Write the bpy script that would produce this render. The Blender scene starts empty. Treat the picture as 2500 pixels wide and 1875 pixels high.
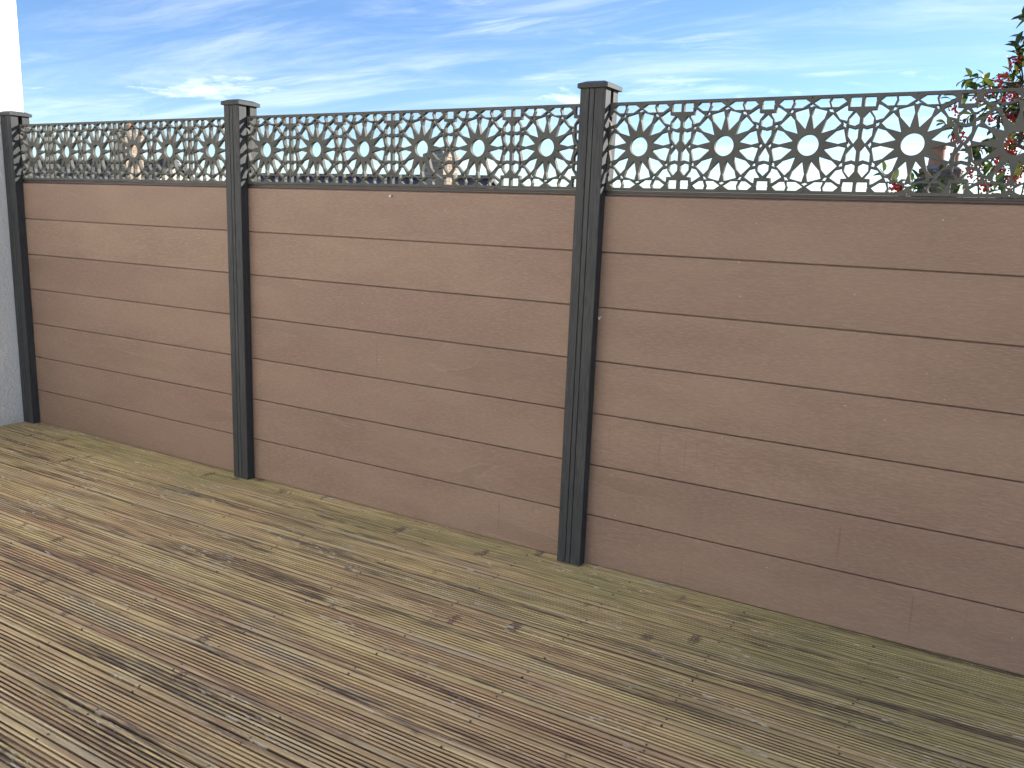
import bpy, bmesh, math, random
from mathutils import Vector, Matrix, noise as mnoise
random.seed(7)
R = math.radians
scene = bpy.context.scene
COL = scene.collection

# ------------------------------------------------------------------ camera
cam_d = bpy.data.cameras.new('camera'); cam = bpy.data.objects.new('camera', cam_d); COL.objects.link(cam)
cam.matrix_world = Matrix.Translation((4.4825, -2.989, 1.3831)) @ (
    Matrix.Rotation(R(30.009), 4, 'Z') @ Matrix.Rotation(R(78.809), 4, 'X') @ Matrix.Rotation(R(2.163), 4, 'Z'))
cam_d.sensor_fit = 'HORIZONTAL'; cam_d.sensor_width = 36.0; cam_d.lens = 36 * 2062.25 / 2500
cam_d.clip_start = 0.05; cam_d.clip_end = 3000
scene.camera = cam

# ------------------------------------------------------------------ light
SUN_AZ, SUN_EL = R(37), R(24.5)          # azimuth from +Y towards +X
sun_dir = Vector((math.sin(SUN_AZ) * math.cos(SUN_EL), math.cos(SUN_AZ) * math.cos(SUN_EL), math.sin(SUN_EL)))
sd = bpy.data.lights.new('sun', 'SUN'); so = bpy.data.objects.new('sun', sd); COL.objects.link(so)
sd.energy = 5.0; sd.angle = R(0.53); sd.color = (1.0, 0.93, 0.82)
so.rotation_euler = sun_dir.to_track_quat('Z', 'Y').to_euler(); so.location = (6, 6, 8)
scene.view_settings.view_transform = 'Standard'; scene.view_settings.look = 'None'
scene.view_settings.gamma = 1.0; scene.view_settings.use_curve_mapping = False
scene.view_settings.exposure = 1.2
SKY_STRENGTH = 0.10


class NT:
    """tiny node helper"""
    def __init__(s, tree): s.t = tree; s.n = tree.nodes; s.l = tree.links
    def node(s, typ, **kw):
        nd = s.n.new(typ)
        for k, v in kw.items(): setattr(nd, k, v)
        return nd
    def put(s, nd, i, v):
        if isinstance(v, bpy.types.NodeSocket): s.l.new(v, nd.inputs[i])
        elif v is not None: nd.inputs[i].default_value = v
    def math(s, op, a, b=None, c=None, clamp=False):
        nd = s.node('ShaderNodeMath', operation=op, use_clamp=clamp)
        s.put(nd, 0, a); s.put(nd, 1, b); s.put(nd, 2, c); return nd.outputs[0]
    def vmath(s, op, a, b=None):
        nd = s.node('ShaderNodeVectorMath', operation=op); s.put(nd, 0, a); s.put(nd, 1, b); return nd.outputs[0]
    def mix(s, f, a, b, mode='MIX'):
        nd = s.node('ShaderNodeMix', data_type='RGBA', blend_type=mode)
        s.put(nd, 0, f); s.put(nd, 6, a); s.put(nd, 7, b); return nd.outputs[2]
    def noise(s, v, scale=1.0, detail=4.0, rough=0.55, dist=0.0):
        nd = s.node('ShaderNodeTexNoise'); s.put(nd, 'Vector', v); s.put(nd, 'Scale', scale)
        s.put(nd, 'Detail', detail); s.put(nd, 'Roughness', rough); s.put(nd, 'Distortion', dist); return nd.outputs[0]
    def scale(s, v, sc, loc=(0, 0, 0), rot=(0, 0, 0)):
        nd = s.node('ShaderNodeMapping'); s.put(nd, 0, v); nd.inputs['Scale'].default_value = sc
        nd.inputs['Location'].default_value = loc; nd.inputs['Rotation'].default_value = rot; return nd.outputs[0]
    def ss(s, v, a, b):     # smooth step a..b -> 0..1
        nd = s.node('ShaderNodeMapRange', interpolation_type='SMOOTHSTEP'); s.put(nd, 0, v)
        nd.inputs[1].default_value = a; nd.inputs[2].default_value = b; return nd.outputs[0]
    def sep(s, v):
        nd = s.node('ShaderNodeSeparateXYZ'); s.put(nd, 0, v); return nd.outputs
    def comb(s, x, y, z):
        nd = s.node('ShaderNodeCombineXYZ'); s.put(nd, 0, x); s.put(nd, 1, y); s.put(nd, 2, z); return nd.outputs[0]
    def attr(s, name):
        nd = s.node('ShaderNodeAttribute', attribute_type='OBJECT', attribute_name=name); return nd.outputs['Fac']
    def bump(s, h, strength=0.5, dist=0.002, normal=None):
        nd = s.node('ShaderNodeBump'); s.put(nd, 'Height', h); s.put(nd, 'Strength', strength)
        s.put(nd, 'Distance', dist); s.put(nd, 'Normal', normal); return nd.outputs[0]


# ------------------------------------------------------------------ sky
world = bpy.data.worlds.new('World'); scene.world = world; world.use_nodes = True
w = NT(world.node_tree); w.n.clear()
sky = w.node('ShaderNodeTexSky', sky_type='NISHITA')
sky.sun_disc = False; sky.sun_elevation = SUN_EL; sky.sun_rotation = SUN_AZ
sky.altitude = 1200; sky.air_density = 1.0; sky.dust_density = 0.5; sky.ozone_density = 3.0
gen = w.node('ShaderNodeTexCoord').outputs['Generated']
dx, dy, dz = w.sep(gen)
den = w.math('ADD', w.math('MAXIMUM', dz, 0.0), 0.07)
u = w.math('DIVIDE', dx, den); v = w.math('DIVIDE', dy, den)
uv = w.comb(u, v, 0.0)
# high thin cirrus, streaked
warp = w.noise(w.scale(uv, (0.35, 0.35, 1)), 1.0, 3.0)
uvw = w.vmath('ADD', uv, w.comb(w.math('MULTIPLY', warp, 1.6), w.math('MULTIPLY', warp, -0.9), 0.0))
c1 = w.noise(w.scale(uvw, (0.42, 1.5, 1), (3.1, 0.4, 0), (0, 0, R(32))), 1.0, 7.0, 0.64, 0.35)
c1b = w.noise(w.scale(uvw, (1.1, 2.6, 1), (8.3, 2.4, 0), (0, 0, R(-14))), 1.0, 7.0, 0.66, 0.6)
c2 = w.noise(w.scale(uv, (0.30, 0.42, 1), (0.7, 5.2, 0)), 1.0, 2.0)
c3 = w.noise(w.scale(uv, (0.55, 0.7, 1), (4.4, 1.1, 0)), 1.0, 2.0)
cirrus = w.math('MAXIMUM', w.math('MULTIPLY', w.ss(c1, 0.40, 0.80), w.ss(c2, 0.30, 0.62)), w.math('MULTIPLY', w.ss(c1b, 0.46, 0.80), w.ss(c3, 0.42, 0.62)))
# distant puffs close to the horizon (direction space)
az = w.math('ARCTAN2', dx, dy)
puv = w.comb(w.math('MULTIPLY', az, 7.0), w.math('MULTIPLY', dz, 26.0), 0.0)
p1 = w.noise(w.scale(puv, (1, 1, 1), (1.7, 0.2, 0)), 1.0, 7.0, 0.62, 0.15)
plow = w.math('MULTIPLY', w.ss(dz, 0.02, 0.06), w.math('SUBTRACT', 1.0, w.ss(dz, 0.12, 0.22)))
puffs = w.math('MULTIPLY', w.ss(p1, 0.55, 0.68), plow)
cl = w.math('MAXIMUM', w.math('MULTIPLY', cirrus, 0.47), w.math('MULTIPLY', puffs, 0.50), clamp=True)
hs = w.node('ShaderNodeHueSaturation'); w.put(hs, 'Color', sky.outputs[0]); hs.inputs['Saturation'].default_value = 1.15; hs.inputs['Hue'].default_value = 0.510; hs.inputs['Value'].default_value = 0.88
cloudy = w.mix(cl, hs.outputs[0], (7.5, 7.8, 8.2, 1))
bg = w.node('ShaderNodeBackground'); w.put(bg, 0, cloudy); bg.inputs[1].default_value = SKY_STRENGTH
out = w.node('ShaderNodeOutputWorld'); w.l.new(bg.outputs[0], out.inputs[0])


# ------------------------------------------------------------------ helpers
def mesh_obj(name, verts, faces, mat=None, parent=None, smooth=False, loc=(0, 0, 0)):
    me = bpy.data.meshes.new(name); me.from_pydata([tuple(v) for v in verts], [], faces); me.update()
    if smooth: me.polygons.foreach_set('use_smooth', [True] * len(me.polygons))
    return link(name, me, mat, parent, loc)

def link(name, me, mat=None, parent=None, loc=(0, 0, 0), rotz=0.0):
    o = bpy.data.objects.new(name, me); COL.objects.link(o)
    if mat and not me.materials: me.materials.append(mat)
    if parent: o.parent = parent
    o.location = loc; o.rotation_euler = (0, 0, rotz); return o

def empty(name, loc=(0, 0, 0)):
    o = bpy.data.objects.new(name, None); COL.objects.link(o); o.location = loc; o.empty_display_size = 0.2; return o

def tag(o, label, cat): o['label'] = label; o['category'] = cat; return o

def box_vf(x0, x1, y0, y1, z0, z1):
    return ([(x0, y0, z0), (x1, y0, z0), (x1, y1, z0), (x0, y1, z0), (x0, y0, z1), (x1, y0, z1), (x1, y1, z1), (x0, y1, z1)],
            [(0, 3, 2, 1), (4, 5, 6, 7), (0, 1, 5, 4), (1, 2, 6, 5), (2, 3, 7, 6), (3, 0, 4, 7)])

def box_mesh(name, x0, x1, y0, y1, z0, z1, bevel=0.0):
    bm = bmesh.new(); vs, fs = box_vf(x0, x1, y0, y1, z0, z1)
    bv = [bm.verts.new(p) for p in vs]
    for f in fs: bm.faces.new([bv[i] for i in f])
    if bevel: bmesh.ops.bevel(bm, geom=list(bm.edges), offset=bevel, segments=1, affect='EDGES', profile=0.5)
    me = bpy.data.meshes.new(name); bm.to_mesh(me); bm.free(); return me

def prism_mesh(name, poly, axis, a, b):
    """closed polygon (2D) extruded along axis from a to b"""
    def P(p, t):
        if axis == 'x': return (t, p[0], p[1])
        if axis == 'y': return (p[0], t, p[1])
        return (p[0], p[1], t)
    n = len(poly); vs = [P(p, a) for p in poly] + [P(p, b) for p in poly]
    fs = [(i, (i + 1) % n, n + (i + 1) % n, n + i) for i in range(n)] + [tuple(range(n))[::-1], tuple(range(n, 2 * n))]
    me = bpy.data.meshes.new(name); me.from_pydata(vs, [], fs)
    bm = bmesh.new(); bm.from_mesh(me); bmesh.ops.recalc_face_normals(bm, faces=bm.faces)
    ng = [f for f in bm.faces if len(f.verts) > 4]
    if ng: bmesh.ops.triangulate(bm, faces=ng)
    bm.to_mesh(me); bm.free(); me.update(); return me

def tube(bm, pts, rad, seg=6):
    rings = []
    for i, p in enumerate(pts):
        p = Vector(p); d = (Vector(pts[min(i + 1, len(pts) - 1)]) - Vector(pts[max(i - 1, 0)])).normalized()
        a = d.orthogonal().normalized(); b = d.cross(a); r = rad[i] if isinstance(rad, (list, tuple)) else rad
        rings.append([bm.verts.new(p + r * (math.cos(2 * math.pi * k / seg) * a + math.sin(2 * math.pi * k / seg) * b)) for k in range(seg)])
    for r0, r1 in zip(rings, rings[1:]):
        for k in range(seg): bm.faces.new((r0[k], r0[(k + 1) % seg], r1[(k + 1) % seg], r1[k]))
    bm.faces.new(rings[0][::-1]); bm.faces.new(rings[-1])

def bm_obj(name, bm, mat, parent=None, smooth=False, loc=(0, 0, 0)):
    me = bpy.data.meshes.new(name); bm.to_mesh(me); bm.free()
    if smooth: me.polygons.foreach_set('use_smooth', [True] * len(me.polygons))
    return link(name, me, mat, parent, loc)


def new_mat(name):
    m = bpy.data.materials.new(name); m.use_nodes = True; t = NT(m.node_tree)
    b = m.node_tree.nodes['Principled BSDF']; return m, t, b

def obj_co(t):
    return t.node('ShaderNodeTexCoord').outputs['Object']

def rand(t):
    return t.node('ShaderNodeObjectInfo').outputs['Random']

def offs(t, co, amount=37.0):
    r = t.math('MULTIPLY', rand(t), amount)
    return t.vmath('ADD', co, t.comb(r, t.math('MULTIPLY', r, 0.37), t.math('MULTIPLY', r, 0.61)))


# ------------------------------------------------------------------ materials
def mat_board():
    m, t, b = new_mat('brown composite board'); co = obj_co(t); oc = offs(t, co)
    dash = t.noise(t.scale(oc, (38, 60, 300)), 1.0, 3.0, 0.6, 0.4)
    fine = t.noise(t.scale(oc, (160, 100, 900)), 1.0, 2.0, 0.6)
    blot = t.noise(t.scale(oc, (1.6, 1, 5)), 1.0, 3.0, 0.6)
    x, y, z = t.sep(co)
    base = t.mix(t.ss(blot, 0.3, 0.7), (0.243, 0.161, 0.124, 1), (0.296, 0.206, 0.153, 1))
    base = t.mix(t.math('MULTIPLY', t.ss(dash, 0.42, 0.66), 0.36), base, (0.42, 0.31, 0.24, 1))
    base = t.mix(t.math('MULTIPLY', t.ss(fine, 0.45, 0.25), 0.35), base, (0.15, 0.095, 0.07, 1))
    base = t.mix(t.math('MULTIPLY', rand(t), 0.28), base, (0.20, 0.136, 0.104, 1))
    # tide marks left by dried water
    tn = t.noise(t.scale(oc, (2.0, 1, 9)), 1.0, 2.5, 0.5, 0.3)
    ring = t.math('SUBTRACT', 1.0, t.ss(t.math('ABSOLUTE', t.math('SUBTRACT', tn, 0.5)), 0.0, 0.016))
    gate = t.ss(t.noise(t.scale(oc, (0.9, 1, 2.4)), 1.0, 2.0), 0.56, 0.70)
    base = t.mix(t.math('MULTIPLY', t.math('MULTIPLY', ring, gate), 0.20), base, (0.46, 0.36, 0.27, 1))
    inside = t.math('MULTIPLY', t.math('MULTIPLY', t.ss(tn, 0.5, 0.53), gate), 0.26)
    base = t.mix(inside, base, (0.18, 0.13, 0.09, 1))
    # thin dark runs below the joints, only where the board is marked with them
    dr = t.noise(t.scale(oc, (42, 0.0, 0.8)), 1.0, 1.0, 0.4, 0.0)
    run = t.math('MULTIPLY', t.ss(dr, 0.66, 0.70), t.math('MULTIPLY', t.ss(z, 0.19, 0.15), t.ss(z, 0.015, 0.07)))
    base = t.mix(t.math('MULTIPLY', t.math('MULTIPLY', run, t.attr('runs')), 0.26), base, (0.05, 0.035, 0.028, 1))
    # pale specks
    vs = t.node('ShaderNodeTexVoronoi'); t.put(vs, 'Vector', t.scale(oc, (9, 0, 14))); t.put(vs, 'Scale', 1.0)
    base = t.mix(t.math('MULTIPLY', t.ss(vs.outputs[0], 0.035, 0.02), 0.8), base, (0.5, 0.45, 0.38, 1))
    t.put(b, 'Base Color', base); t.put(b, 'Roughness', t.math('ADD', 0.50, t.math('MULTIPLY', blot, 0.2)))
    b.inputs['Specular IOR Level'].default_value = 0.35
    h = t.math('ADD', t.math('MULTIPLY', dash, 0.8), t.math('MULTIPLY', fine, 0.5))
    t.put(b, 'Normal', t.bump(h, 0.30, 0.0012)); return m

def mat_post():
    m, t, b = new_mat('anthracite composite post'); oc = offs(t, obj_co(t))
    g = t.noise(t.scale(oc, (420, 420, 16)), 1.0, 4.0, 0.65)
    g2 = t.noise(t.scale(oc, (25, 25, 3)), 1.0, 4.0)
    c = t.mix(t.ss(g, 0.32, 0.70), (0.028, 0.032, 0.036, 1), (0.070, 0.073, 0.075, 1))
    c = t.mix(t.math('MULTIPLY', t.ss(g2, 0.5, 0.8), 0.35), c, (0.115, 0.115, 0.11, 1))
    n3 = t.noise(t.scale(oc, (60, 60, 30)), 1.0, 3.0)
    c = t.mix(t.math('MULTIPLY', t.ss(n3, 0.74, 0.80), 0.6), c, (0.24, 0.24, 0.23, 1))
    t.put(b, 'Base Color', c); b.inputs['Roughness'].default_value = 0.62; b.inputs['Specular IOR Level'].default_value = 0.3
    t.put(b, 'Normal', t.bump(g, 0.35, 0.001)); return m

def mat_lattice():
    m, t, b = new_mat('anthracite lattice'); oc = offs(t, obj_co(t))
    n = t.noise(t.scale(oc, (6, 6, 6)), 1.0, 6.0, 0.6); f = t.noise(oc, 700.0, 2.0)
    c = t.mix(t.ss(n, 0.3, 0.7), (0.080, 0.083, 0.076, 1), (0.108, 0.110, 0.101, 1))
    t.put(b, 'Base Color', c); t.put(b, 'Roughness', t.math('ADD', 0.58, t.math('MULTIPLY', n, 0.2))); b.inputs['Specular IOR Level'].default_value = 0.25
    t.put(b, 'Normal', t.bump(f, 0.12, 0.0005)); return m

def mat_plain(name, c1, c2, rough=0.6, sc=8.0, bump=0.0, fine=150.0, metal=0.0):
    m, t, b = new_mat(name); oc = offs(t, obj_co(t)); n = t.noise(oc, sc, 6.0, 0.6)
    t.put(b, 'Base Color', t.mix(t.ss(n, 0.3, 0.7), (*c1, 1), (*c2, 1)))
    b.inputs['Roughness'].default_value = rough; b.inputs['Metallic'].default_value = metal
    if bump: t.put(b, 'Normal', t.bump(t.noise(oc, fine, 4.0), bump, 0.004))
    return m

def mat_deck():
    m, t, b = new_mat('weathered ribbed softwood')
    geo = t.node('ShaderNodeNewGeometry').outputs['Position']
    x, y, z = t.sep(geo); rnd = rand(t); oc = offs(t, geo, 53.0)
    # straw coloured timber, each plank a little different
    hue = t.noise(t.scale(oc, (1.1, 6, 1)), 1.0, 2.0)
    base = t.mix(t.ss(hue, 0.35, 0.65), (0.70, 0.545, 0.260, 1), (0.64, 0.450, 0.245, 1))
    base = t.mix(t.math('MULTIPLY', t.ss(rnd, 0.45, 1.0), 0.45), base, (0.48, 0.335, 0.19, 1))
    hw = t.noise(t.scale(oc, (0.7, 8, 1), (3, 11, 0)), 1.0, 2.0)
    base = t.mix(t.math('MULTIPLY', t.math('MULTIPLY', t.ss(hw, 0.46, 0.64), t.ss(y, -0.65, -1.15)), 0.75), base, (0.45, 0.255, 0.155, 1))
    grain = t.noise(t.scale(oc, (5, 260, 1)), 1.0, 3.0, 0.6, 0.0)
    base = t.mix(t.math('MULTIPLY', t.ss(grain, 0.58, 0.36), 0.5), base, (0.24, 0.15, 0.09, 1))
    rib = t.noise(t.scale(oc, (1.6, 66, 1), (0, 3, 0)), 1.0, 1.0)
    base = t.mix(t.math('MULTIPLY', t.ss(rib, 0.52, 0.32), 0.55), base, (0.22, 0.145, 0.095, 1))
    base = t.mix(t.math('MULTIPLY', t.ss(rib, 0.56, 0.72), 0.5), base, (0.80, 0.68, 0.42, 1))
    # grey weathering
    gw = t.noise(t.scale(oc, (1.8, 9, 1)), 1.0, 3.0, 0.6)
    base = t.mix(t.math('MULTIPLY', t.ss(gw, 0.52, 0.72), 0.5), base, (0.44, 0.385, 0.29, 1))
    # algae: a film of its own shape, thicker towards the fence foot and the damp far end
    damp = t.math('ADD', t.math('MULTIPLY', t.ss(y, -1.15, -0.05), 0.62), t.math('MULTIPLY', t.ss(x, 2.4, 4.6), 0.42))
    an = t.noise(t.scale(geo, (1.3, 3.2, 1)), 1.0, 4.0, 0.62)
    alg = t.math('MULTIPLY', t.ss(t.math('ADD', an, t.math('MULTIPLY', damp, 0.55)), 0.66, 1.08), 0.75)
    base = t.mix(alg, base, t.mix(t.ss(grain, 0.3, 0.7), (0.21, 0.195, 0.080, 1), (0.44, 0.405, 0.180, 1)))
    # dark mould stains running with the grain
    st = t.noise(t.scale(oc, (0.9, 18, 1)), 1.0, 3.0, 0.6, 0.3)
    sg = t.noise(t.scale(oc, (6, 150, 1)), 1.0, 2.0, 0.6)
    wet = t.noise(t.scale(geo, (0.55, 0.9, 1), (4.2, 1.3, 0)), 1.0, 1.0)
    stain = t.math('MULTIPLY', t.ss(t.math('ADD', st, t.math('MULTIPLY', wet, 0.35)), 0.67, 0.85), t.ss(sg, 0.36, 0.60))
    base = t.mix(t.math('MULTIPLY', stain, 0.88), base, (0.070, 0.050, 0.050, 1))
    # black-brown by depth below the rib tops, patchy along the plank
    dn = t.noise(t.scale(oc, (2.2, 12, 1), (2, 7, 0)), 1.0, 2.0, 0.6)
    groove_dark = t.math('MULTIPLY', t.ss(z, -0.0010, -0.0045), t.math('ADD', 0.48, t.math('MULTIPLY', t.ss(dn, 0.36, 0.60), 0.48)))
    base = t.mix(groove_dark, base, (0.095, 0.066, 0.050, 1))
    gl = t.ss(z, -0.0082, -0.012)  # almost black further down, on the plank sides
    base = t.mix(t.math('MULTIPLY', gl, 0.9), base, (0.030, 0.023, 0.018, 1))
    # knots
    kw = t.vmath('ADD', oc, t.comb(t.math('MULTIPLY', t.noise(oc, 45.0, 1.0), 0.045), 0.0, 0.0))
    vk = t.node('ShaderNodeTexVoronoi'); t.put(vk, 'Vector', t.scale(kw, (6.5, 2.5, 0))); t.put(vk, 'Scale', 1.0)
    kn = t.ss(vk.outputs[0], 0.17, 0.08)
    ks = t.noise(t.scale(oc, (130, 90, 1)), 1.0, 2.0, 0.6)
    base = t.mix(t.math('MULTIPLY', kn, t.math('MULTIPLY', t.ss(ks, 0.30, 0.50), 0.8)), base, (0.11, 0.075, 0.06, 1))
    base = t.mix(t.math('MULTIPLY', t.ss(vk.outputs[0], 0.10, 0.04), t.ss(ks, 0.60, 0.68)), base, (0.72, 0.66, 0.54, 1))
    # pale flecks of lifted grain
    fl = t.noise(t.scale(oc, (20, 260, 1)), 1.0, 2.0, 0.6)
    fg = t.ss(t.noise(t.scale(oc, (3.0, 8, 1), (9, 2, 0)), 1.0, 2.0), 0.52, 0.66)
    flk = t.math('MULTIPLY', t.ss(fl, 0.56, 0.66), fg)
    base = t.mix(t.math('MULTIPLY', flk, 0.75), base, (0.70, 0.66, 0.56, 1))
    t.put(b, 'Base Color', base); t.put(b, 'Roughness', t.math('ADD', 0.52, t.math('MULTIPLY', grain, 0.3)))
    b.inputs['Specular IOR Level'].default_value = 0.3
    h = t.math('ADD', t.math('MULTIPLY', grain, 0.9), t.math('ADD', t.math('MULTIPLY', flk, 0.9), t.math('MULTIPLY', kn, 1.1)))
    t.put(b, 'Normal', t.bump(h, 0.6, 0.003)); return m

def mat_render():
    m, t, b = new_mat('white roughcast render'); co = obj_co(t); x, y, z = t.sep(co)
    n1 = t.noise(co, 55.0, 5.0, 0.6, 0.8); n2 = t.noise(co, 210.0, 3.0)
    c = t.mix(t.ss(t.noise(co, 2.0, 5.0), 0.3, 0.7), (0.80, 0.81, 0.79, 1), (0.86, 0.86, 0.84, 1))
    sp = t.math('MULTIPLY', t.ss(t.noise(co, 60.0, 5.0, 0.7), 0.60, 0.68), t.math('MULTIPLY', t.ss(z, 0.26, 0.10), t.ss(t.noise(co, 14.0, 2.0), 0.45, 0.6)))
    c = t.mix(sp, c, (0.08, 0.09, 0.08, 1))
    c = t.mix(t.math('MULTIPLY', t.ss(z, 0.10, 0.0), 0.25), c, (0.45, 0.46, 0.36, 1))
    t.put(b, 'Base Color', c); b.inputs['Roughness'].default_value = 0.9; b.inputs['Specular IOR Level'].default_value = 0.2
    t.put(b, 'Normal', t.bump(t.math('ADD', n1, t.math('MULTIPLY', n2, 0.3)), 0.9, 0.012)); return m

def mat_leaf():
    m, t, b = new_mat('glossy holly leaf'); r = rand(t); geo = t.node('ShaderNodeNewGeometry')
    rr = t.math('FRACT', t.math('ADD', r, geo.outputs['Random Per Island']))
    c = t.mix(rr, (0.018, 0.042, 0.022, 1), (0.050, 0.088, 0.030, 1))
    c = t.mix(t.math('MULTIPLY', t.ss(rr, 0.86, 0.95), 0.8), c, (0.20, 0.23, 0.03, 1))
    t.put(b, 'Base Color', c); b.inputs['Roughness'].default_value = 0.28; b.inputs['Specular IOR Level'].default_value = 0.6
    tr = t.node('ShaderNodeBsdfTranslucent'); t.put(tr, 0, t.mix(0.6, c, (0.22, 0.30, 0.03, 1)))
    mx = t.node('ShaderNodeMixShader'); mx.inputs[0].default_value = 0.22
    t.l.new(b.outputs[0], mx.inputs[1]); t.l.new(tr.outputs[0], mx.inputs[2])
    t.l.new(mx.outputs[0], t.n['Material Output'].inputs[0]); return m

def mat_brick(name, c1, c2, c3):
    m, t, b = new_mat(name); r = rand(t); oc = offs(t, obj_co(t)); n = t.noise(oc, 25.0, 5.0, 0.65)
    c = t.mix(r, (*c1, 1), (*c2, 1)); c = t.mix(t.ss(t.math('FRACT', t.math('MULTIPLY', r, 7.3)), 0.6, 0.9), c, (*c3, 1))
    c = t.mix(t.math('MULTIPLY', t.ss(n, 0.5, 0.7), 0.4), c, (c2[0] * .5, c2[1] * .5, c2[2] * .5, 1))
    t.put(b, 'Base Color', c); b.inputs['Roughness'].default_value = 0.9
    t.put(b, 'Normal', t.bump(n, 0.5, 0.01)); return m

def mat_slate():
    m, t, b = new_mat('grey slate roof'); co = obj_co(t)
    br = t.node('ShaderNodeTexBrick'); t.put(br, 'Vector', t.scale(co, (1, 1, 1))); t.put(br, 'Scale', 1.0)
    br.inputs['Brick Width'].default_value = 0.28; br.inputs['Row Height'].default_value = 0.18; br.inputs['Mortar Size'].default_value = 0.012
    br.inputs['Color1'].default_value = (0.05, 0.053, 0.065, 1); br.inputs['Color2'].default_value = (0.10, 0.10, 0.115, 1)
    br.inputs['Mortar'].default_value = (0.02, 0.02, 0.02, 1)
    n = t.noise(co, 3.0, 5.0)
    t.put(b, 'Base Color', t.mix(t.math('MULTIPLY', t.ss(n, 0.5, 0.7), 0.5), br.outputs[0], (0.16, 0.15, 0.11, 1)))
    b.inputs['Roughness'].default_value = 0.6; return m

M_board = mat_board(); M_post = mat_post(); M_lat = mat_lattice(); M_deck = mat_deck(); M_render = mat_render(); M_leaf = mat_leaf()
M_rail = mat_plain('dark brown rail', (0.050, 0.040, 0.040), (0.066, 0.052, 0.050), 0.45)
M_joist = mat_plain('treated joist', (0.10, 0.08, 0.05), (0.15, 0.12, 0.07), 0.9)
M_felt = mat_plain('roofing felt', (0.05, 0.05, 0.05), (0.09, 0.09, 0.085), 0.95, 4, 0.4)
M_white = mat_plain('white plastic', (0.78, 0.78, 0.76), (0.82, 0.82, 0.80), 0.4)
M_steel = mat_plain('dull zinc', (0.12, 0.12, 0.12), (0.2, 0.2, 0.2), 0.4, 8, 0, 150, 0.8)
M_bark = mat_plain('grey holly bark', (0.09, 0.08, 0.06), (0.16, 0.14, 0.11), 0.9, 20, 0.5)
M_twig = mat_plain('green holly twig', (0.06, 0.07, 0.03), (0.10, 0.09, 0.05), 0.7, 20)
M_berry = mat_plain('red berry', (0.42, 0.012, 0.014), (0.55, 0.03, 0.02), 0.25, 30)
M_brick_red = mat_brick('old stock brick', (0.20, 0.13, 0.10), (0.12, 0.10, 0.09), (0.30, 0.12, 0.08))
M_brick_cream = mat_brick('buff brick', (0.46, 0.34, 0.24), (0.36, 0.27, 0.20), (0.50, 0.40, 0.30))
M_mortar = mat_plain('lime mortar', (0.22, 0.20, 0.17), (0.30, 0.28, 0.24), 0.95, 12, 0.4)
M_pot = mat_plain('terracotta pot', (0.34, 0.15, 0.09), (0.42, 0.22, 0.14), 0.8, 6, 0.2)
M_slate = mat_slate()
M_stucco = mat_plain('pale rendered gable', (0.50, 0.44, 0.36), (0.58, 0.52, 0.44), 0.9, 3, 0.4)
M_grass = mat_plain('rough grass ground', (0.05, 0.07, 0.025), (0.09, 0.10, 0.04), 0.95, 0.4, 0.5)
M_frame = mat_plain('white window frame', (0.7, 0.7, 0.68), (0.75, 0.75, 0.73), 0.5)
M_glass = mat_plain('dark window pane', (0.02, 0.025, 0.03), (0.03, 0.035, 0.04), 0.08)

# ------------------------------------------------------------------ the setting
GZ = -5.0
g = mesh_obj('ground', [(-1500, -1500, GZ), (1500, -1500, GZ), (1500, 1500, GZ), (-1500, 1500, GZ)], [(0, 1, 2, 3)], M_grass)
g['kind'] = 'structure'
tr_ = link('terrace', box_mesh('terrace', -0.77, 11.5, -7.6, 0.14, GZ, -0.13), M_felt); tr_['kind'] = 'structure'

# decking: bearers with ribbed planks on top
X0, X1 = -0.766, 11.3
bm = bmesh.new()
for i in range(27):
    xx = -0.72 + i * 0.45
    vs, fs = box_vf(xx, xx + 0.045, -5.38, 0.10, -0.128, -0.030)
    bv = [bm.verts.new(p) for p in vs]
    for f in fs: bm.faces.new([bv[k] for k in f])
deck = bm_obj('deck', bm, M_joist); deck['kind'] = 'structure'

def plank_profile(wd, ngroove=7, pitch=0.0146, gw=0.0082, gd=0.0075):
    """cross-section across the plank, left to right, top side only; then the underside"""
    pts = [(0.0, -0.003), (0.0010, -0.0008), (0.003, 0.0)]
    m = (wd - (ngroove - 1) * pitch) / 2
    for k in range(ngroove):
        c = m + k * pitch
        pts += [(c - gw / 2 - 0.0012, 0.0), (c - gw / 2 + 0.0006, -0.0014), (c - gw * 0.40, -gd), (c + gw * 0.40, -gd),
                (c + gw / 2 - 0.0006, -0.0014), (c + gw / 2 + 0.0012, 0.0)]
    pts += [(wd - 0.003, 0.0), (wd - 0.0010, -0.0008), (wd, -0.003), (wd, -0.028), (0.0, -0.028)]
    return pts

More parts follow.
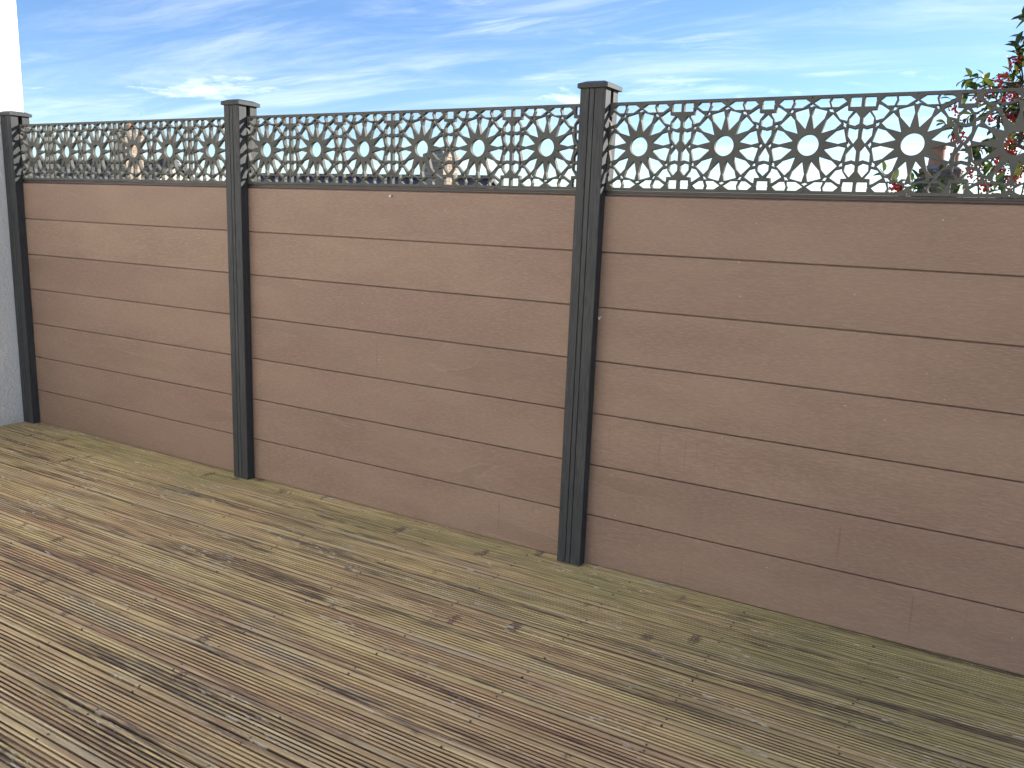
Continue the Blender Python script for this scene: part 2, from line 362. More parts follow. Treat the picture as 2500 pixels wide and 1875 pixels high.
def plank(y_lo, wd, seg, seed, prof=None):
    prof = prof or plank_profile(wd); n = len(prof); xs = []
    for i in range(seg + 1):
        xs.append(X0 + (X1 - X0) * i / seg if seg < 20 else (X0 + (5.6 - X0) * i / (seg - 1) if i < seg else X1))
    vs = []; fs = []
    cup = random.uniform(-0.0012, 0.0012); lift = random.uniform(-0.0008, 0.0008); sk = random.uniform(-0.0012, 0.0012)
    for i, x in enumerate(xs):
        bow = 0.0016 * mnoise.noise(Vector((x * 0.7, seed * 3.3, 0)))
        for (py, pz) in prof:
            q = (py / wd - 0.5) * 2
            top = pz > -0.02
            wob = 0.0004 * mnoise.noise(Vector((x * 3, py * 90, seed))) if top else 0.0
            wz = 0.0005 * mnoise.noise(Vector((x * 3, py * 90, seed + 50))) if top else 0.0
            vs.append((x, y_lo + py + bow + wob + sk * q, pz + lift + (cup * q * q if top else 0) + wz))
    for i in range(len(xs) - 1):
        for j in range(n):
            a = i * n + j; c = i * n + (j + 1) % n
            fs.append((a, a + n, c + n, c))
    fs.append(tuple(range(n))); fs.append(tuple(range((len(xs) - 1) * n, len(xs) * n))[::-1])
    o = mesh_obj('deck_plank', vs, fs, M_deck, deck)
    bm2 = bmesh.new(); bm2.from_mesh(o.data)
    bmesh.ops.triangulate(bm2, faces=[f for f in bm2.faces if len(f.verts) > 4])
    bmesh.ops.recalc_face_normals(bm2, faces=bm2.faces); bm2.to_mesh(o.data); bm2.free()

PITCH = 0.140
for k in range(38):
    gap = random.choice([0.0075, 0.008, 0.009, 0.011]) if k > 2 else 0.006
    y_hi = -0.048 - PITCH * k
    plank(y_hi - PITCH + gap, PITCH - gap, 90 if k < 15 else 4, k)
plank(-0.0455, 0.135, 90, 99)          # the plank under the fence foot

# screw heads over the bearers
bm = bmesh.new()
for k in range(16):
    for i in range(13):
        for q in (0.016, 0.124):
            cx = -0.6975 + 0.45 * i + random.uniform(-.006, .006); cy = -0.048 - PITCH * k - q + random.uniform(-.003, .003)
            vv = [bm.verts.new((cx + .0036 * math.cos(a * math.pi / 4), cy + .0036 * math.sin(a * math.pi / 4), 0.0012)) for a in range(8)]
            vd = [bm.verts.new((v_.co.x, v_.co.y, -0.006)) for v_ in vv]
            bm.faces.new(vv)
            for a in range(8): bm.faces.new((vd[a], vd[(a + 1) % 8], vv[(a + 1) % 8], vv[a]))
heads = bm_obj('screw_heads', bm, M_steel, deck); heads['kind'] = 'stuff'

# white rendered house wall on the left
wall = link('house_wall', box_mesh('house_wall', -1.15, -0.775, -7.6, 0.105, 0, 4.2 - GZ, 0.012), M_render, None, (0, 0, GZ))
wall.location = (0, 0, 0)
for vtx in wall.data.vertices: vtx.co.z += GZ
tag(wall, 'tall white roughcast rendered wall at the left end of the brown fence', 'wall')

# added house front, unseen behind the camera: bounces sunlight onto the shaded fence
bounce_front = empty('house', (4.0, -5.4, 0)); tag(bounce_front, 'added white house front with a glazed door, unseen, bouncing sun onto the fence', 'house')
bm = bmesh.new()
xs_ = [-0.775, 0.3, 1.7, 3.0, 5.0, 5.9]; zs_ = [-0.02, 0.95, 2.15, 5.2]
for i in range(5):
    for j in range(3):
        if (i == 1 and j == 1) or (i == 3 and j < 2): continue
        vs, fs = box_vf(xs_[i], xs_[i + 1], -5.70, -5.40, zs_[j], zs_[j + 1]); bv = [bm.verts.new(p) for p in vs]
        for f in fs: bm.faces.new([bv[k] for k in f])
bmesh.ops.remove_doubles(bm, verts=bm.verts, dist=1e-4)
seen = {}
for f in list(bm.faces):
    key = tuple(round(c, 3) for c in f.calc_center_median()); seen.setdefault(key, []).append(f)
bmesh.ops.delete(bm, geom=[f for v_ in seen.values() if len(v_) > 1 for f in v_], context='FACES')
bm_obj('wall', bm, M_render, bounce_front, False, (-4.0, 5.4, 0))
for (a, b_, z0, z1, nm) in ((0.3, 1.7, .95, 2.15, 'window'), (3.0, 5.0, -.02, 2.15, 'door')):
    bm = bmesh.new(); md = (a + b_) / 2
    for q in ((a, a + .06, z0, z1), (b_ - .06, b_, z0, z1), (a + .06, b_ - .06, z0, z0 + .06), (a + .06, b_ - .06, z1 - .06, z1), (md - .03, md + .03, z0 + .06, z1 - .06)):
        vs, fs = box_vf(q[0], q[1], -5.60, -5.53, q[2], q[3]); bv = [bm.verts.new(p) for p in vs]
        for f in fs: bm.faces.new([bv[k] for k in f])
    fr = bm_obj(nm, bm, M_frame, bounce_front, False, (-4.0, 5.4, 0))
    for c0, c1 in ((a + .06, md - .03), (md + .03, b_ - .06)):
        link('pane', box_mesh('pane', c0, c1, -5.575, -5.555, z0 + .06, z1 - .06), M_glass, fr)

# ------------------------------------------------------------------ fence
FX0, BP, PW, PE = -0.6691, 1.90, 0.1034, 0.0469      # first bay start, bay pitch, post width, post front overhang
BH = 0.2104; NB = 7; BLEN = BP - PW
LZ0, LZ1 = 1.494, 1.8100
fence = empty('fence', (FX0, 0, 0))
tag(fence, 'brown composite board fence with anthracite posts and star cut lattice on top', 'fence')
NBAY = 4

# boards (tongue and groove, shared mesh)
T = 0.020
prof = [(0.0016, 0.0), (0.0, 0.0016), (0.0, BH - 0.0060), (0.0016, BH - 0.0044), (0.0135, BH - 0.0044), (0.0135, BH + 0.004),
        (0.0165, BH + 0.004), (0.0165, BH - 0.0044), (T, BH - 0.0044), (T, 0.0), (0.0172, 0.0), (0.0172, 0.0075), (0.0128, 0.0075), (0.0128, 0.0)]
board_me = prism_mesh('board', prof, 'x', -0.022, BLEN + 0.022)
for bay in range(NBAY):
    for k in range(NB):
        o = link('board', board_me, M_board, fence, (bay * BP + random.uniform(-.004, .004), random.uniform(-0.0006, 0.0006), 0.003 + k * BH))
        o['runs'] = 1.0 if (bay == 2 and k in (0, 1)) else (0.5 if (bay == 2 and k == 2) or (bay == 1 and k in (0, 3)) else 0.0)
    # rail under the lattice: a narrow channel with a lip
    rp = [(0.003, 1.4760), (0.001, 1.4772), (0.001, 1.4830), (0.003, 1.4842), (0.0105, 1.4846), (0.0105, 1.4934), (0.0175, 1.4934), (0.0175, 1.4760)]
    link('lattice_rail', prism_mesh('lattice_rail', rp, 'x', -0.02, BLEN + 0.02), M_rail, fence, (bay * BP, 0, 0))

# lattice: one sheet with all its openings
S_, D_ = 0.2827, 0.3168
def mm(L, cx, cz, mx=1, mz=1): return [(cx + mx * a / 1000, cz + mz * b / 1000) for a, b in L]
HEX = [(63, 147.5), (94, 147.5), (108, 135), (85, 119), (66, 119), (59.5, 136)]
ARR = [(5, 135), (24, 147.5), (57, 147.5), (53.5, 136), (60, 119), (29, 119)]
CORN = [(77, 104), (104, 122), (113, 125), (114, 107), (132, 106), (117, 85), (115, 75), (93, 81)]
HEXD = [(122, 64), (121, 82), (138, 103), (153.2, 84), (153.2, 66), (141, 59)]
HHEART = [(121, 54), (141, 48), (152.5, 52), (152.5, 20), (140.5, 3), (122, 28)]
DSQ = [(120, 118), (153.2, 118), (153.2, 147.5), (120, 147.5), (120, 137), (117, 134.5), (120, 132)]
QUAT = [(-11, -2.5), (-8, 1), (-4, 1.5), (-3, 3.5), (0, 6), (3, 3.5), (4, 1.5), (8, 1), (11, -2.5), (5, -3), (2.5, -5.5), (-2.5, -5.5), (-5, -3)]
SQ = [(-19.5, 118), (19.5, 118), (19.5, 132), (22.5, 134.5), (19.5, 137), (19.5, 147.5), (-19.5, 147.5), (-19.5, 137), (-22.5, 134.5), (-19.5, 132)]
HEXS = [(0, 59), (19, 65), (19, 83), (0, 102), (-19, 83), (-19, 65)]
HEART = [(0, 49), (18, 53), (18, 34), (0, 3), (-18, 34), (-18, 53)]

def lattice_holes():
    zc = (LZ0 + LZ1) / 2; H = []
    xs = [0.1208]
    for d in (D_, S_, D_, S_, D_): xs.append(xs[-1] + d)
    for i, cx in enumerate(xs):
        dbl = 1 if i % 2 == 0 else -1           # side of this star on which the barred seam lies
        H.append([(cx + .034 * math.cos(a * math.pi / 18), zc + .034 * math.sin(a * math.pi / 18)) for a in range(36)])
        for k in range(12):
            a = R(15 + 30 * k)
            H.append([(cx + r * math.cos(a + R(o)), zc + r * math.sin(a + R(o))) for r, o in ((.0525, 0), (.0945, -12.9), (.1192, -10.5), (.1192, 10.5), (.0945, 12.9))])
            a = R(30 * k); ct, sn = math.cos(a), math.sin(a)
            H.append([(cx + (0.1265 + q / 1000) * ct - p / 1000 * sn, zc + (0.1265 + q / 1000) * sn + p / 1000 * ct) for p, q in QUAT])
        for mz in (1, -1):
            for mx in (1, -1):
                H += [mm(HEX, cx, zc, mx, mz), mm(ARR, cx, zc, mx, mz), mm(CORN, cx, zc, mx, mz)]
            H += [mm(HEXD, cx, zc, dbl, mz), mm(HHEART, cx, zc, dbl, mz), mm(DSQ, cx, zc, dbl, mz)]
            H.append([(cx + .0017 * math.cos(a * math.pi / 4), zc + mz * .1515 + .0017 * math.sin(a * math.pi / 4)) for a in range(8)])
            if i % 2 == 1 or i == 0:
                sx = cx - dbl * S_ / 2
                H += [mm(SQ, sx, zc, 1, mz), mm(HEXS, sx, zc, 1, mz), mm(HEART, sx, zc, 1, mz)]
    return H

def lattice_mesh():
    cu = bpy.data.curves.new('lattice_panel', 'CURVE'); cu.dimensions = '2D'; cu.fill_mode = 'BOTH'
    cu.extrude = 0.0086; cu.bevel_depth = 0.0006; cu.bevel_resolution = 0; cu.offset = -0.0006
    xa, xb = -0.026, BLEN + 0.026
    loops = [[(xa, LZ0), (xb, LZ0), (xb, LZ1), (xa, LZ1)]]
    for h in lattice_holes():
        if min(p[0] for p in h) < xa + 0.004 or max(p[0] for p in h) > xb - 0.004:
            h = [(min(max(p[0], xa + 0.004), xb - 0.004), p[1]) for p in h]
            if max(p[0] for p in h) - min(p[0] for p in h) < 0.004: continue
            h = [p for i, p in enumerate(h) if p != h[i - 1]]
        loops.append(h)
    for lp in loops:
        s = cu.splines.new('POLY'); s.points.add(len(lp) - 1); s.use_cyclic_u = True
        for i, p in enumerate(lp): s.points[i].co = (p[0], p[1], 0, 1)
    o = bpy.data.objects.new('tmp', cu); COL.objects.link(o); bpy.context.view_layer.update()
    dg = bpy.context.evaluated_depsgraph_get()
    me = bpy.data.meshes.new_from_object(o.evaluated_get(dg)); bpy.data.objects.remove(o); bpy.data.curves.remove(cu)
    me.transform(Matrix.Rotation(R(90), 4, 'X')); me.transform(Matrix.Translation((0, 0.0104, 0)))
    me.polygons.foreach_set('use_smooth', [False] * len(me.polygons)); me.name = 'lattice_panel'; me.materials.clear(); return me
lat_me = lattice_mesh()
for bay in range(NBAY):
    link('lattice_panel', lat_me, M_lat, fence, (bay * BP, 0.0005, 0))

# posts: H-section with two fine grooves down the front
def post_mesh():
    wd, f, s0, s1, bk, sd_ = PW, -PE, -0.002, 0.0225, 0.066, 0.030
    gx = [0.0375, 0.0590]; gwid = 0.0021; gdep = 0.0055; ch = 0.0018
    p = [(ch, f), (gx[0] - gwid, f), (gx[0], f + gdep), (gx[0] + gwid, f), (gx[1] - gwid, f), (gx[1], f + gdep), (gx[1] + gwid, f), (wd - ch, f), (wd, f + ch),
         (wd, s0), (wd - sd_, s0), (wd - sd_, s1), (wd, s1), (wd, bk - ch), (wd - ch, bk),
         (ch, bk), (0, bk - ch), (0, s1), (sd_, s1), (sd_, s0), (0, s0), (0, f + ch)]
    return prism_mesh('fence_post', [(a - wd, b) for a, b in p], 'z', 0.0, 1.8585)
post_me = post_mesh()
def cap_mesh():
    x0, x1, y0, y1 = -PW - 0.008, 0.011, -PE - 0.010, 0.077
    L = [(0, 1.8565, 0), (0, 1.8725, 0), (0.022, 1.8815, 0)]
    rings = [(0.0015, 1.8565), (0, 1.8580), (0, 1.8722), (0.0015, 1.8735), (0.024, 1.8830)]
    vs = []; fs = []
    for i, z in rings: vs += [(x0 + i, y0 + i, z), (x1 - i, y0 + i, z), (x1 - i, y1 - i, z), (x0 + i, y1 - i, z)]
    for r in range(len(rings) - 1):
        for k in range(4): fs.append((r * 4 + k, r * 4 + (k + 1) % 4, r * 4 + 4 + (k + 1) % 4, r * 4 + 4 + k))
    fs += [(3, 2, 1, 0), tuple(range(len(vs) - 4, len(vs)))]
    me = bpy.data.meshes.new('post_cap'); me.from_pydata(vs, [], fs); return me
cap_me = cap_mesh()
for k in range(NBAY + 1):
    p = link('fence_post', post_me, M_post, fence, (k * BP, 0, 0.0006))
    link('post_cap', cap_me, M_post, p)

# ------------------------------------------------------------------ small things on the fence
scr = empty('screw', (2.116, -0.0008, 1.4515))
bm = bmesh.new(); bmesh.ops.create_cone(bm, cap_ends=True, segments=16, radius1=0.0062, radius2=0.0042, depth=0.005)
bmesh.ops.bevel(bm, geom=[e for e in bm.edges], offset=0.0006, segments=1, affect='EDGES')
bmesh.ops.transform(bm, matrix=Matrix.Translation((0, -0.0125, 0)) @ Matrix.Rotation(R(90), 4, 'X'), verts=bm.verts)
bm_obj('head', bm, M_white, scr)
bm = bmesh.new(); tube(bm, [(0, -0.0115, 0), (0, 0.012, 0)], 0.0022, 8); bm_obj('shank', bm, M_steel, scr)
tag(scr, 'small white capped screw standing out of the top brown board below the lattice', 'screw')

bm = bmesh.new()      # tuft of white fluff at the post edge
core = [(0.0, 0, 0.008), (0.004, 0, 0.004), (0.012, 0, 0.0095), (0.0125, 0, 0.0085), (0.006, 0, 0.0015), (0.0075, 0, 0.0005), (0.0045, 0, -0.001),
        (0.0065, 0, -0.0045), (0.0035, 0, -0.0030), (0.001, 0, -0.0048), (-0.001, 0, 0.0)]
f = bm.faces.new([bm.verts.new(p) for p in core]); ex = bmesh.ops.extrude_face_region(bm, geom=[f])
bmesh.ops.translate(bm, vec=(0.0, -0.0022, 0.0006), verts=[e for e in ex['geom'] if isinstance(e, bmesh.types.BMVert)])
bmesh.ops.recalc_face_normals(bm, faces=bm.faces)
fl = bm_obj('fluff_tuft', bm, M_white, None, False, (FX0 + 2 * BP + 0.002, -0.0008, 1.009))
tag(fl, 'tiny white spiky tuft stuck to a brown board against the post', 'fluff')

dr = random.Random(5); bm = bmesh.new()
for i in range(150):
    x = dr.uniform(-.6, 4.8); y = -0.006 - abs(dr.gauss(0, .035)) if i < 110 else dr.uniform(-1.9, -.1)
    r = dr.uniform(.0015, .0050); a = dr.uniform(0, 6.28)
    pts = [bm.verts.new((x + r * dr.uniform(.6, 1.3) * math.cos(a + k * 1.257), y + r * .6 * math.sin(a + k * 1.257), .0012 + dr.uniform(0, .001))) for k in range(5)]
    top = bm.verts.new((x, y, .0012 + r * .7))
    for k in range(5): bm.faces.new((pts[k], pts[(k + 1) % 5], top))
    bm.faces.new(pts[::-1])
M_crumb = mat_plain('dry crumbs', (0.10, 0.075, 0.05), (0.45, 0.40, 0.30), 0.9, 3.0)
crumbs = bm_obj('debris', bm, M_crumb); crumbs['kind'] = 'stuff'; tag(crumbs, 'dry crumbs and bark bits lying along the foot of the fence', 'debris')

# ------------------------------------------------------------------ houses beyond the fence
brick_me = {}
def chimney(house, cx, cy, w_, d_, z0, z1, ztop, mat, pots, origin):
    """stack with every brick a piece; cx,cy centre; core of mortar"""
    ox, oy, oz = origin
    core = link('chimney', box_mesh('chimney', cx - w_ / 2 + .006, cx + w_ / 2 - .006, cy - d_ / 2 + .006, cy + d_ / 2 - .006, z0, z1 - .004), M_mortar, house, (-ox, -oy, -oz))
    L, Wd, Hh, j = 0.215, 0.1025, 0.065, 0.010
    me = brick_me.get(mat.name)
    if not me: me = box_mesh('brick', -L / 2, L / 2, -Wd / 2, Wd / 2, 0, Hh, 0.004); me.materials.append(mat); brick_me[mat.name] = me
    z = ztop; c = 0
    while z < z1 - 0.05:
        ov = 0.028 if z1 - z < 0.24 else 0.0
        for side in range(4):
            ln = (w_ if side % 2 == 0 else d_) + 2 * ov
            n = max(1, round((ln - Wd) / (L + j))); step = (ln - Wd - j * 0) / n
            for i in range(n):
                s = -ln / 2 + (0 if c % 2 == 0 else Wd) + step * (i + 0.5)
                hw = (d_ if side % 2 == 0 else w_) / 2 + ov - Wd / 2
                if side == 0: p = (cx + s, cy - hw)
                elif side == 1: p = (cx + hw, cy + s)
                elif side == 2: p = (cx - s, cy + hw)
                else: p = (cx - hw, cy - s)
                o = link('brick', me, None, core, (p[0] + random.uniform(-.002, .002), p[1] + random.uniform(-.002, .002), z + random.uniform(-.001, .001)), (side % 2) * math.pi / 2)
                o.scale = ((step - j) / L, 1, 1)
        z += Hh + j; c += 1
    bm = bmesh.new()      # mortar flaunching
    b0 = [bm.verts.new((cx + sx * (w_ / 2 + .02), cy + sy * (d_ / 2 + .02), z - .012)) for sx, sy in ((-1, -1), (1, -1), (1, 1), (-1, 1))]
    b1 = [bm.verts.new((cx + sx * (w_ / 2 - .12), cy + sy * (d_ / 2 - .12), z + .07)) for sx, sy in ((-1, -1), (1, -1), (1, 1), (-1, 1))]
    for k in range(4): bm.faces.new((b0[k], b0[(k + 1) % 4], b1[(k + 1) % 4], b1[k]))
    bm.faces.new(b1); bm.faces.new(b0[::-1]); bm_obj('flaunching', bm, M_mortar, core)
    for (px, py, r, h) in pots:
        bm = bmesh.new(); seg = 20
        rr = [(r * .92, 0), (r * .90, h * .1), (r * .80, h * .8), (r * .84, h * .84), (r * .92, h * .88), (r * .92, h), (r * .74, h), (r * .72, h * .3)]
        rings = [[bm.verts.new((px + q * math.cos(2 * math.pi * k / seg), py + q * math.sin(2 * math.pi * k / seg), z + .01 + hh)) for k in range(seg)] for q, hh in rr]
        for a, b_ in zip(rings, rings[1:]):
            for k in range(seg): bm.faces.new((a[k], a[(k + 1) % seg], b_[(k + 1) % seg], b_[k]))
        bm.faces.new(rings[-1]); bm.faces.new(rings[0][::-1]); bm_obj('chimney_pot', bm, M_pot, core)
    return core

def house(x0, x1, yc, depth, ridge, eave, label, wall_mat):
    """gabled house, ridge along x"""
    ox, oy, oz = x1, yc, GZ
    root = empty('house', (ox, oy, oz)); tag(root, label, 'house')
    off = (-ox, -oy, -oz); h2 = depth / 2
    poly = [(yc - h2, GZ), (yc + h2, GZ), (yc + h2, eave), (yc, ridge - .10), (yc - h2, eave)]
    link('wall', prism_mesh('wall', poly, 'x', x0, x1), wall_mat, root, off)
    for s in (-1, 1):
        y_e = yc + s * (h2 + .25); sl = (ridge - eave) / h2; z_e = eave - sl * .25
        vs = []
        for x in (x0 - .1, x1 + .06):
            vs += [(x, y_e, z_e + .02), (x, yc, ridge), (x, yc, ridge + .09), (x, y_e, z_e + .10)]
        fs = [(0, 1, 2, 3), (7, 6, 5, 4), (0, 4, 5, 1), (3, 2, 6, 7), (0, 3, 7, 4), (1, 5, 6, 2)]
        o = mesh_obj('roof', vs, fs, M_slate, root, False, off)
        if s == -1:
            rp = [(yc - .12, ridge + .055), (yc, ridge + .15), (yc + .12, ridge + .055), (yc, ridge + .10)]
            link('ridge_tile', prism_mesh('ridge_tile', rp, 'x', x0 - .08, x1 + .05), M_pot if 'red' in label else M_slate, root, off)
    n = int((x1 - x0) / 2.2)
    for i in range(n):
        for zz in (GZ + 1.0, GZ + 3.6):
            if zz + 1.2 > eave: continue
            xx = x0 + (i + .5) * (x1 - x0) / n; yf = yc - h2
            fr = link('window', box_mesh('window', xx - .45, xx + .45, yf - .03, yf + .05, zz, zz + 1.2, .01), M_frame, root, off)
            for sgn in (-1, 1):
                link('pane', box_mesh('pane', xx + sgn * .21 - .17, xx + sgn * .21 + .17, yf - .038, yf - .026, zz + .08, zz + 1.12), M_glass, fr)
    return root, (ox, oy, oz)

hA, oA = house(-1.5, 7.5, 14.6, 7.0, 1.22, -0.9, 'house with a red and grey brick chimney carrying two clay pots beyond the holly', M_stucco)
chimney(hA, 3.19, 14.28, 0.62, 0.62, 0.6, 2.52, 1.22, M_brick_red, [(3.10, 14.20, 0.150, 0.40), (3.38, 14.20, 0.088, 0.27)], oA)
hB, oB = house(-16.0, -7.45, 16.2, 6.4, 2.27, 0.2, 'slate roofed house with a buff brick chimney seen through the middle lattice', M_stucco)
chimney(hB, -8.42, 15.3, 0.60, 0.66, 1.5, 2.86, 1.75, M_brick_cream, [(-8.42, 15.3, 0.13, 0.10)], oB)
hC, oC = house(-27.0, -17.75, 14.6, 6.4, 2.56, 0.4, 'slate roofed house with a tall buff chimney seen through the lattice beside the white wall', M_stucco)
chimney(hC, -18.25, 13.4, 0.50, 0.60, 1.4, 3.42, 1.9, M_brick_cream, [(-18.25, 13.4, 0.13, 0.30)], oC)

# ------------------------------------------------------------------ holly tree
tree = empty('holly_tree', (5.35, 2.35, GZ)); tag(tree, 'dark green holly tree with clusters of red berries rising behind the fence', 'tree')
TO = Vector((5.35, 2.35, GZ)); off = tuple(-TO)
bm = bmesh.new()
trunk_pts = [Vector(p) for p in ((5.35, 2.35, GZ), (5.33, 2.33, -3.2), (5.25, 2.30, -1.2), (5.22, 2.26, 0.4), (5.12, 2.20, 1.6), (5.05, 2.15, 2.6))]
tube(bm, trunk_pts, [0.15, 0.12, 0.10, 0.075, 0.045, 0.012], 10)
trunk = bm_obj('trunk', bm, M_bark, tree, True, off)

def leaf_mesh(name, ln, wd, fold, curl):
    """pointed ellipse, folded on the midrib, 10 triangles"""
    st = [(0.0, 0.0), (0.22, 0.72), (0.5, 1.0), (0.78, 0.70), (1.0, 0.0)]
    vs = []; fs = []
    for t_, w_ in st:
        z = -curl * ln * (t_ - .15) ** 2; x = t_ * ln
        if w_ == 0: vs.append((x, 0, z))
        else: vs += [(x, -w_ * wd / 2, z + fold * w_ * wd / 2), (x, 0, z), (x, w_ * wd / 2, z + fold * w_ * wd / 2)]
    # indices: 0 tip base; 1-3;4-6;7-9;10
    fs = [(0, 1, 2), (0, 2, 3), (1, 4, 5, 2), (2, 5, 6, 3), (4, 7, 8, 5), (5, 8, 9, 6), (7, 10, 8), (8, 10, 9)]
    me = bpy.data.meshes.new(name); me.from_pydata(vs, [], fs); me.polygons.foreach_set('use_smooth', [True] * len(fs))
    me.materials.append(M_leaf); return me
leaf_v = [leaf_mesh('leaf', .060, .030, .35, .35), leaf_mesh('leaf', .068, .031, .5, .15), leaf_mesh('leaf', .050, .027, .25, .6), leaf_mesh('leaf', .056, .024, .6, .3)]
berry_v = []
for q in range(3):
    bm = bmesh.new()
    for k in range(20 + 4 * q):
        d = Vector((random.gauss(0, 1), random.gauss(0, 1), random.gauss(0, 1))).normalized() * random.uniform(.008, .034)
        bmesh.ops.create_icosphere(bm, subdivisions=2, radius=random.uniform(.0048, .0062), matrix=Matrix.Translation((d.x, d.y, d.z * 1.3)))
    me = bpy.data.meshes.new('berry_cluster'); bm.to_mesh(me); bm.free(); me.polygons.foreach_set('use_smooth', [True] * len(me.polygons))
    me.materials.append(M_berry); berry_v.append(me)

rng = random.Random(21)
leaves = []; berries = []; tbm = bmesh.new(); lbm = bmesh.new()
limbs = []
def limb(a, b, r0, r1, n=6, wob=.06):
    pts = [a.lerp(b, i / n) + (Vector((rng.uniform(-wob, wob), rng.uniform(-wob, wob), rng.uniform(-wob, wob))) if 0 < i < n else Vector()) for i in range(n + 1)]
    tube(lbm, pts, [r0 + (r1 - r0) * i / n for i in range(n + 1)], 6); limbs.extend(pts[1:]); return pts
ctr = Vector((5.12, 2.15, 1.35)); rad = Vector((1.22, 0.78, 1.42))
for i in range(26):
    a = rng.uniform(0, 2 * math.pi); el = rng.uniform(-.35, 1.25)
    if i < 9: a = math.pi + rng.uniform(-.9, .9)
    d = Vector((math.cos(a) * math.cos(el), math.sin(a) * math.cos(el), math.sin(el)))
    end = ctr + Vector((d.x * rad.x, d.y * rad.y, d.z * rad.z)) * rng.uniform(.70, .86)
    s = trunk_pts[3].lerp(trunk_pts[5], max(0.0, min(1.0, (end.z - .55) / 2.4)))
    limb(s, end, .022, .007)
def shoot(base, tip, nl, bprob):
    mid = base.lerp(tip, .5) + Vector((0, 0, .015)); tube(tbm, [base, mid, tip], [.0042, .0032, .0018], 5)
    ax = (tip - base).normalized(); ln = (tip - base).length
    for k in range(nl):
        t_ = 0.30 + 0.70 * k / (nl - 1); p = base.lerp(tip, t_) + Vector((0, 0, .015 * 4 * t_ * (1 - t_)))
        ph = k * 2.4 + rng.uniform(-.4, .4); o1 = ax.orthogonal().normalized(); o2 = ax.cross(o1)
        dirv = (ax * rng.uniform(.45, 1.0) + (o1 * math.cos(ph) + o2 * math.sin(ph)) * rng.uniform(.7, 1.0)).normalized()
        up = Vector((rng.uniform(-.5, .5), rng.uniform(-.5, .5), 1)); yv = up.cross(dirv).normalized(); zv = dirv.cross(yv)
        m = Matrix((dirv, yv, zv)).transposed().to_4x4(); m.translation = p
        leaves.append((m @ Matrix.Scale(rng.uniform(.85, 1.28), 4), rng.randrange(4)))
    if rng.random() < bprob:
        for q in range(rng.choice((1, 2))):
            berries.append((base.lerp(tip, rng.uniform(.05, .45)) + Vector((rng.uniform(-.012, .012), rng.uniform(-.012, .012), -.008)), rng.randrange(3)))
lp = [p for p in limbs]
n_sh = 0
while n_sh < 330:
    d = Vector((rng.uniform(-1, 1), rng.uniform(-1, 1), rng.uniform(-.75, 1)))
    if d.length > 1 or d.length < .35: continue
    tip = ctr + Vector((d.x * rad.x, d.y * rad.y, d.z * rad.z))
    if mnoise.noise(tip * 2.3) < -.30: continue
    nb = min(lp, key=lambda q: (q - tip).length)
    if (nb - tip).length > .75: continue
    ax = ((tip - nb).normalized() + Vector((0, 0, .35)) + (tip - ctr).normalized() * .6).normalized()
    base = tip - ax * rng.uniform(.10, .16)
    tube(tbm, [nb, nb.lerp(base, .5) + Vector((0, 0, -.015)), base], [.006, .005, .0042], 5)
    shoot(base, tip, rng.choice((9, 10, 11, 12)), .72); n_sh += 1
# a low branch reaching out to the side, close behind the lattice
b0 = limb(trunk_pts[3].lerp(trunk_pts[4], .3), Vector((3.98, 1.95, 1.50)), .02, .006, 8, .03)
for tipc, nb in (((3.83, 1.88, 1.70), 7), ((3.90, 1.9, 1.63), 6), ((4.02, 1.88, 1.66), 8), ((4.14, 1.92, 1.64), 8), ((4.10, 2.0, 1.70), 8), ((4.28, 1.92, 1.66), 8), ((4.06, 1.86, 1.55), 8)):
    tip = Vector(tipc); q = min(b0, key=lambda p: (p - tip).length); shoot(q, tip, nb, .0)
up0 = limb(trunk_pts[4], Vector((4.42, 1.98, 2.12)), .016, .006, 6, .03)
up1 = limb(trunk_pts[4].lerp(trunk_pts[5], .3), Vector((4.52, 2.0, 2.38)), .014, .005, 6, .03)
for tipc, nb in (((4.10, 1.90, 2.02), 9), ((4.17, 1.92, 2.13), 9), ((4.21, 1.88, 2.06), 9), ((4.30, 1.95, 2.06), 9), ((4.34, 1.92, 2.15), 9), ((4.26, 1.9, 1.96), 9),
                 ((4.38, 1.92, 2.40), 9), ((4.42, 1.95, 2.46), 9), ((4.45, 1.9, 2.30), 9), ((4.38, 1.9, 2.24), 8), ((4.50, 1.95, 2.36), 9), ((4.16, 1.9, 1.90), 8), ((4.32, 1.95, 1.88), 8)):
    tip = Vector(tipc); q = min(up0 + up1, key=lambda p: (p - tip).length); ax = tip - q
    base = tip - ax.normalized() * min(ax.length, .13)
    if ax.length > .13: tube(tbm, [q, q.lerp(base, .5) + Vector((0, 0, -.01)), base], [.005, .0045, .0042], 5)
    shoot(base, tip, nb, .0)
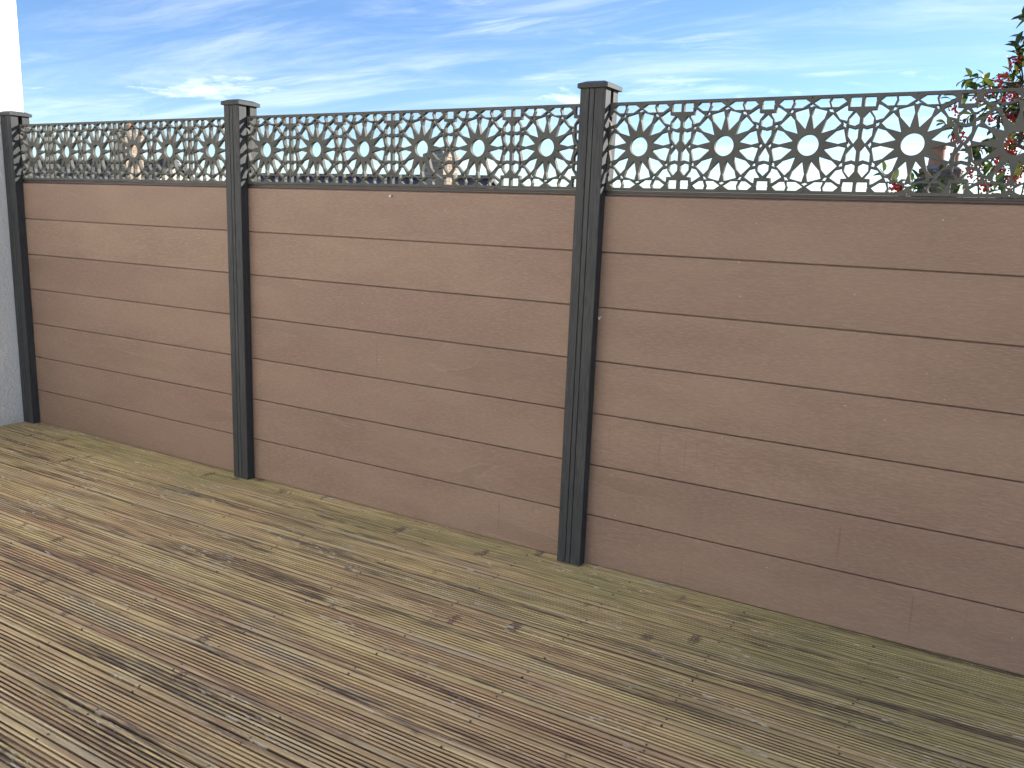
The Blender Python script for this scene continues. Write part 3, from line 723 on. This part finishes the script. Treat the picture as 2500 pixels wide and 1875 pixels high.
for i in range(34):
    tip = Vector((rng.uniform(4.30, 4.85), rng.uniform(1.85, 2.2), rng.uniform(1.75, 2.6)))
    if tip.x < 4.36 and tip.z > 2.15: continue
    q = min(up0 + up1 + lp, key=lambda p: (p - tip).length); ax = tip - q
    base = tip - (ax.normalized() + Vector((0, 0, .3))).normalized() * .12
    tube(tbm, [q, q.lerp(base, .5) + Vector((0, 0, -.01)), base], [.005, .0045, .0042], 5)
    shoot(base, tip, 10, .6)
for pb in ((4.14, 1.9, 1.98), (4.18, 1.88, 1.86), (4.33, 1.86, 2.12), (4.46, 1.88, 2.22), (4.47, 1.9, 2.1), (4.36, 1.88, 1.74), (4.24, 1.88, 1.68), (4.45, 1.88, 1.66), (4.24, 1.88, 2.03), (4.27, 1.9, 2.06), (4.35, 1.9, 2.03), (4.39, 1.9, 2.05), (4.42, 1.9, 2.36), (4.44, 1.92, 2.33), (4.30, 1.9, 1.93), (4.40, 1.9, 1.82)):
    berries.append((Vector(pb), rng.randrange(3)))
berries += [(Vector((3.905, 1.885, 1.607)), 2), (Vector((3.93, 1.875, 1.596)), 1)]

camp = Vector((4.4825, -2.989, 1.3831)); vm = cam.matrix_world.inverted()
def showing(p):
    c = vm @ p
    if c.z > -.1: return -1
    xx, yy = c.x / -c.z, c.y / -c.z
    if abs(xx) > .61 or abs(yy) > .46: return -1
    return 1 / -c.z if p.z > 1.46 else -1
order = sorted(range(len(leaves)), key=lambda i: -showing(leaves[i][0].translation))
for i in order[:290]:
    m, q = leaves[i]; o = link('leaf', leaf_v[q], None, tree); o.matrix_basis = Matrix.Translation(-TO) @ m
vs = []; fs = []
for i in order[290:]:
    m, q = leaves[i]; me = leaf_v[q]; n0 = len(vs)
    vs += [tuple(m @ v_.co) for v_ in me.vertices]; fs += [tuple(n0 + k for k in p.vertices) for p in me.polygons]
cr = mesh_obj('crown', vs, fs, M_leaf, tree, True, off); cr['kind'] = 'stuff'
for nm_, b_, m_ in (('limbs', lbm, M_bark), ('twigs', tbm, M_twig)):
    o = bm_obj(nm_, b_, m_, tree, True, off); o['kind'] = 'stuff'
for p, q in berries:
    o = link('berry_cluster', berry_v[q], None, tree, tuple(p - TO), rng.uniform(0, 6.28))

# ------------------------------------------------------------------ render settings
scene.render.engine = 'CYCLES'
scene.render.resolution_x = 1024; scene.render.resolution_y = 768
scene.cycles.max_bounces = 4; scene.cycles.diffuse_bounces = 3; scene.cycles.glossy_bounces = 2
